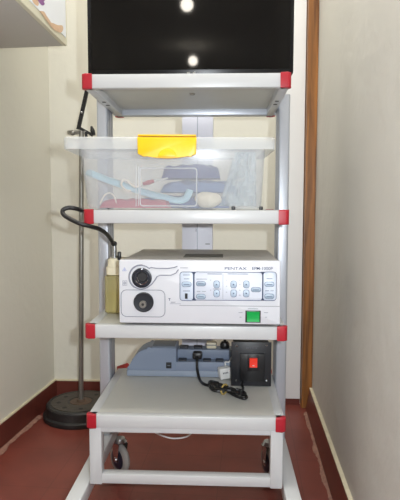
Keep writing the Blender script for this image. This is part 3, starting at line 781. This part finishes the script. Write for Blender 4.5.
# ---------------------------------------------------------- black switch box
yB = 1.497; bz0 = zS; bz1 = .452; bx0, bx1 = .1134, .2262
sb = thing('transformer_box', 'black isolation transformer box with red rocker switch on lowest shelf', 'transformer', ((bx0+bx1)/2, 1.55, ZS[3]))
MB().box(bx0+.006, bx1-.006, yB+.003, yB+.10, bz0+.002, bz1, .004).build('housing', M_blackm, sb)
MB().box(bx0, bx1, yB, yB+.004, bz0, bz1+.002, .001).build('face_plate', mat('black_face_plate', (34, 35, 40), .4, var=.08), sb)
def bp(px, py): q = at(px, py, yB); return q.x, q.z
x0, z1 = bp(240, 353); x1, z0 = bp(264.5, 381)
pl = MB().box(x0, x1, yB-.007, yB+.001, z0, z1, .0015).build('switch_panel', M_black, sb)
x0, z1 = bp(247.6, 353.6); x1, z0 = bp(258.8, 370.4)
sw = MB().box(x0, x1, yB-.0095, yB-.006, z0, z1, .001).build('switch_frame', M_black, sb)
x0 += .0052; x1 -= .0052; z0 += .0115; z1 -= .0095; zm = (z0+z1)/2
MB().prism([(yB-.016, z1), (yB-.0105, zm), (yB-.0125, z0), (yB-.009, z0), (yB-.009, z1)], x0, x1, 'x', .0008).build('rocker', M_redsw, sw)
b = MB(); xm_ = (x0+x1)/2; b.box(xm_-.0028, xm_+.0028, yB-.0128, yB-.0112, z0+.0045, z0+.0062); b.build('rocker_mark', M_white, sw, False)
for px, py in ((236.8, 345.8), (266.6, 345.4), (236.6, 380.6), (266.4, 380.4)):
    x, z = bp(px, py); MB().lathe([(0, .003), (.002, .003), (.0034, .0016), (.0034, 0), (0, 0)], (x, yB, z), (0, -1, 0), 18).build('screw', M_silver, sb)
x, z = bp(251.5, 348); lettering('230 V 50 Hz', .0062, mat('faint_grey_print', (92, 94, 104), .6), sb, x, yB-.0003, z, 1.0)
w_ = [Vector((bx0+.03, yB+.004, zS+.012)), fl(247, 388.5, .004), fl(240, 389.5), fl(236, 390.5, .006)]
MB().tube(spline([Vector((.146, yB-.001, zS+.013)), Vector((.144, yB-.012, zS+.008)), fl(243, 389, .0), fl(238, 391, .014)]), .0034, 8).build('lead', M_cable, sb)

# white cable sagging under the lowest shelf
cb = [at(153, 431, 1.55), at(158, 434, 1.55), at(164, 436.3, 1.55), at(172, 438.3, 1.55), at(181, 438, 1.55), at(188, 436, 1.55), at(193, 431.5, 1.55)]
cb = [Vector((p.x, p.y, min(p.z, ZS[3]-TH-.0028))) for p in cb]
b = MB().tube(spline(cb), .0024, 8)
single(b, 'cable', M_white, 'thin white cable sagging below the lowest trolley shelf', 'cable')

# -------------------------------------------------- stand with iron disc base
sc_ = Vector((-.475, 2.083, 0)); RD = .146
sp = thing('instrument_stand', 'steel pole stand on heavy black iron disc in the left corner', 'stand', tuple(sc_))
prof = [(0, .0008), (RD, .0008), (RD+.001, .004), (RD+.001, .017), (RD-.002, .02), (RD-.009, .022), (RD-.011, .052), (RD-.016, .0575), (RD-.024, .0585), (RD-.026, .0565), (RD-.052, .0565), (RD-.054, .0585), (.05, .0585), (.048, .057), (0, .057)]
base = MB().lathe(prof, sc_, n=72).build('disc_base', M_iron, sp)
MB().lathe([(.052, .0566), (RD-.030, .0566), (RD-.030, .0587), (.052, .0587), (.052, .0566)], sc_, n=72).build('worn_top', mat('worn_brown_iron', (68, 62, 55), .55, metal=.1, var=.3, vscale=20, bump=.2), base)
MB().lathe([(0, .0568), (.044, .0568), (.043, .0585), (.018, .0595), (.016, .066), (.012, .067), (0, .067)], sc_).build('rusty_collar', M_rust, base)
b = MB()
for k in range(8):
    a = 2*PI*k/8+.25; c = sc_+Vector((.086*math.cos(a), .086*math.sin(a), 0)); b.lathe([(0, .0592), (.0085, .0592), (.009, .0585), (0, .058)], c, n=16)
each(b.build('bolt_hole', M_dark, base))
ptop = at(81.5, 131, 2.083)
pole = MB(); pole.cyl(sc_+Vector((0, 0, .06)), (ptop.x, 2.083, ptop.z), .0098, .0095, 20); pole.build('pole', M_steel, sp)
pz = ptop.z
b = MB(); e0 = at(67.5, 130.6, 2.088); e1 = at(93, 135.5, 2.088)
b.box(e0.x, ptop.x+.02, 2.082, 2.102, pz-.012, pz+.003, .003)
hd = b.build('clamp_plate', M_steel, sp)
MB().sphere((at(72.5, 132.5, 2.07).x, 2.076, at(72.5, 132.5, 2.07).z), .011, 12).build('clamp_knob', M_steel, hd)
a0 = at(78.3, 129.5, 2.085); a1 = at(87.3, 89, 2.06)
b = MB(); dv = (a1-a0).normalized(); sdv = dv.cross(Vector((0, 1, 0))).normalized()
def bar(b, p, q, w, d):
    dv = (q-p).normalized(); s_ = dv.cross(Vector((0, 1, 0))).normalized(); n_ = dv.cross(s_)
    A = [b.bm.verts.new(p+s_*w*i+n_*d*j) for i, j in ((-1, -1), (1, -1), (1, 1), (-1, 1))]; B = [b.bm.verts.new(q+s_*w*i+n_*d*j) for i, j in ((-1, -1), (1, -1), (1, 1), (-1, 1))]
    b.bm.faces.new(A); b.bm.faces.new(B[::-1])
    for i in range(4): b.bm.faces.new((A[i], A[(i+1) % 4], B[(i+1) % 4], B[i]))
bar(b, a0, a1, .0072, .004); arm = b.build('arm', M_black, sp, False)
b = MB(); b.sphere(a0.lerp(a1, .42)+Vector((0, -.005, 0)), .0042, 8); b.build('bright_rivet', M_silver, arm)
b = MB(); bar(b, at(79, 127.6, 2.085), e1, .0055, .004); b.build('cross_arm', M_black, sp, False)
b = MB(); q = at(92.5, 130.5, 2.085); b.tube([q+Vector((-.004, 0, .016)), q, q+Vector((.004, 0, -.018))], [.004, .009, .008], 12); b.build('arm_knob', M_black, sp)
b = MB(); q = at(86.2, 135, 2.085); b.cyl(q+Vector((0, 0, .012)), q+Vector((0, 0, -.02)), .0055); b.build('drop_pin', M_black, sp)

# ------------------------------------------------------------- wall cabinet
zk = 1.355; cy1 = 1.79; cy0 = 1.02
fx = lambda y: -.4245-.0165*(1.79-y)
wcb = thing('wall_cabinet', 'white wall cabinet on the left wall, high near the top left', 'cabinet', (-.55, 1.4, zk))
cb_ = MB().prism([(fx(cy1)-.014, cy1), (fx(cy0)-.014, cy0), (xl(cy0)+.001, cy0), (xl(cy1)+.001, cy1+.022)], zk, 1.98, 'z', .002).build('carcass', M_cab, wcb)
dr = MB().prism([(fx(cy1), cy1-.001), (fx(cy0), cy0), (fx(cy0)-.013, cy0), (fx(cy1)-.013, cy1-.001)], zk-.0005, 1.98, 'z', .001).build('door', M_poster_edge, wcb)
# printed flower poster on the cabinet door
po = thing('flower_poster', 'floral poster on the side of the wall cabinet, purple and tan blossoms', 'poster', (-.43, 1.5, zk+.02))
def fpx(px, py, d=0):
    X = -.4245
    for _ in range(4):
        p = onx(px, py, X); X = fx(p.y)
    return Vector((X+d, p.y, p.z))
pz0, pz1 = zk+.022, 1.93
MB().prism([(fx(1.775)+.0016, 1.775), (fx(1.1)+.0016, 1.1), (fx(1.1)+.0004, 1.1), (fx(1.775)+.0004, 1.775)], pz0, pz1, 'z').build('sheet', M_paper, po, False)
def blob(name, pts, m):
    b = MB(); V = []
    P = spline([fpx(a, c, .0022) for a, c in pts]+[fpx(pts[0][0], pts[0][1], .0022)], 4)[:-1]
    b.bm.faces.new([b.bm.verts.new(p) for p in P])
    A = b.bm.faces[:] if False else None
    return b.build(name, m, po, False)
blob('blossom', [(36, -1), (38.5, 2.5), (41.5, 5.5), (44, 4), (43, 1.5), (44.5, -1)], M_purple)
blob('blossom', [(31, -1), (33, 3), (37, 6), (38, 3), (36, -1)], M_orange)
blob('stem', [(38.5, 11), (42, 15), (46, 21), (49, 24), (50, 22), (46, 16), (43, 11.5)], M_orange)
blob('blossom', [(47, 22), (51, 27.5), (56, 31.5), (60.5, 32.5), (62.5, 29), (61.5, 25.5), (57, 25), (52, 23)], M_orange)
b = MB()
for k in range(9):
    x, y = -.508+random.uniform(-.03, .016), 1.372+random.uniform(-.025, .014)
    b.lathe([(0, -.0016), (random.uniform(.008, .016), -.0016), (.008, -.0006), (0, -.0006)], (x, y, zk), n=10)
b.build('blue_discs', M_blue, wcb, False)  # small blue discs scattered on the cabinet underside

# -------------------------------------------------------------------- light
def light(name, kind, loc, energy, col, **kw):
    l = bpy.data.lights.new(name, kind); l.energy = energy; l.color = col
    for k, v in kw.items(): setattr(l, k, v)
    o = bpy.data.objects.new(name, l); COL.objects.link(o); o.location = loc
    return o
fo = light('camera_flash', 'SPOT', CAM+R*.085+U*.035, 50, (.89, .945, 1.0), spot_size=math.radians(100), spot_blend=.4, shadow_soft_size=.012)
fo.rotation_euler = co.matrix_world.to_euler()
wl = light('window_daylight', 'AREA', ((wx0+wx1)/2, YE+.01, (wz0+wz1)/2), 26, (1.0, .975, .91), shape='RECTANGLE', size=wx1-wx0, size_y=wz1-wz0)
wl.rotation_euler = (PI/2, 0, PI)
light('overhead_fill', 'AREA', (-.1, 1.1, HC-.02), 29, (1.0, .975, .91), shape='RECTANGLE', size=.7, size_y=.9)  # added soft fill from above without a fixture, brightens walls and floor

w = bpy.data.worlds.new('world'); scene.world = w; w.use_nodes = True
w.node_tree.nodes['Background'].inputs[0].default_value = (.75, .85, 1, 1); w.node_tree.nodes['Background'].inputs[1].default_value = .6

vs = scene.view_settings
scene.display_settings.display_device = 'sRGB'
vs.view_transform = 'Standard'; vs.look = 'None'; vs.exposure = 0; vs.gamma = 1; vs.use_curve_mapping = False
scene.cycles.use_denoising = True
scene.cycles.max_bounces = 14; scene.cycles.diffuse_bounces = 6; scene.cycles.transparent_max_bounces = 24
for o in list(bpy.data.objects):
    if '_o' in o.keys(): del o['_o']
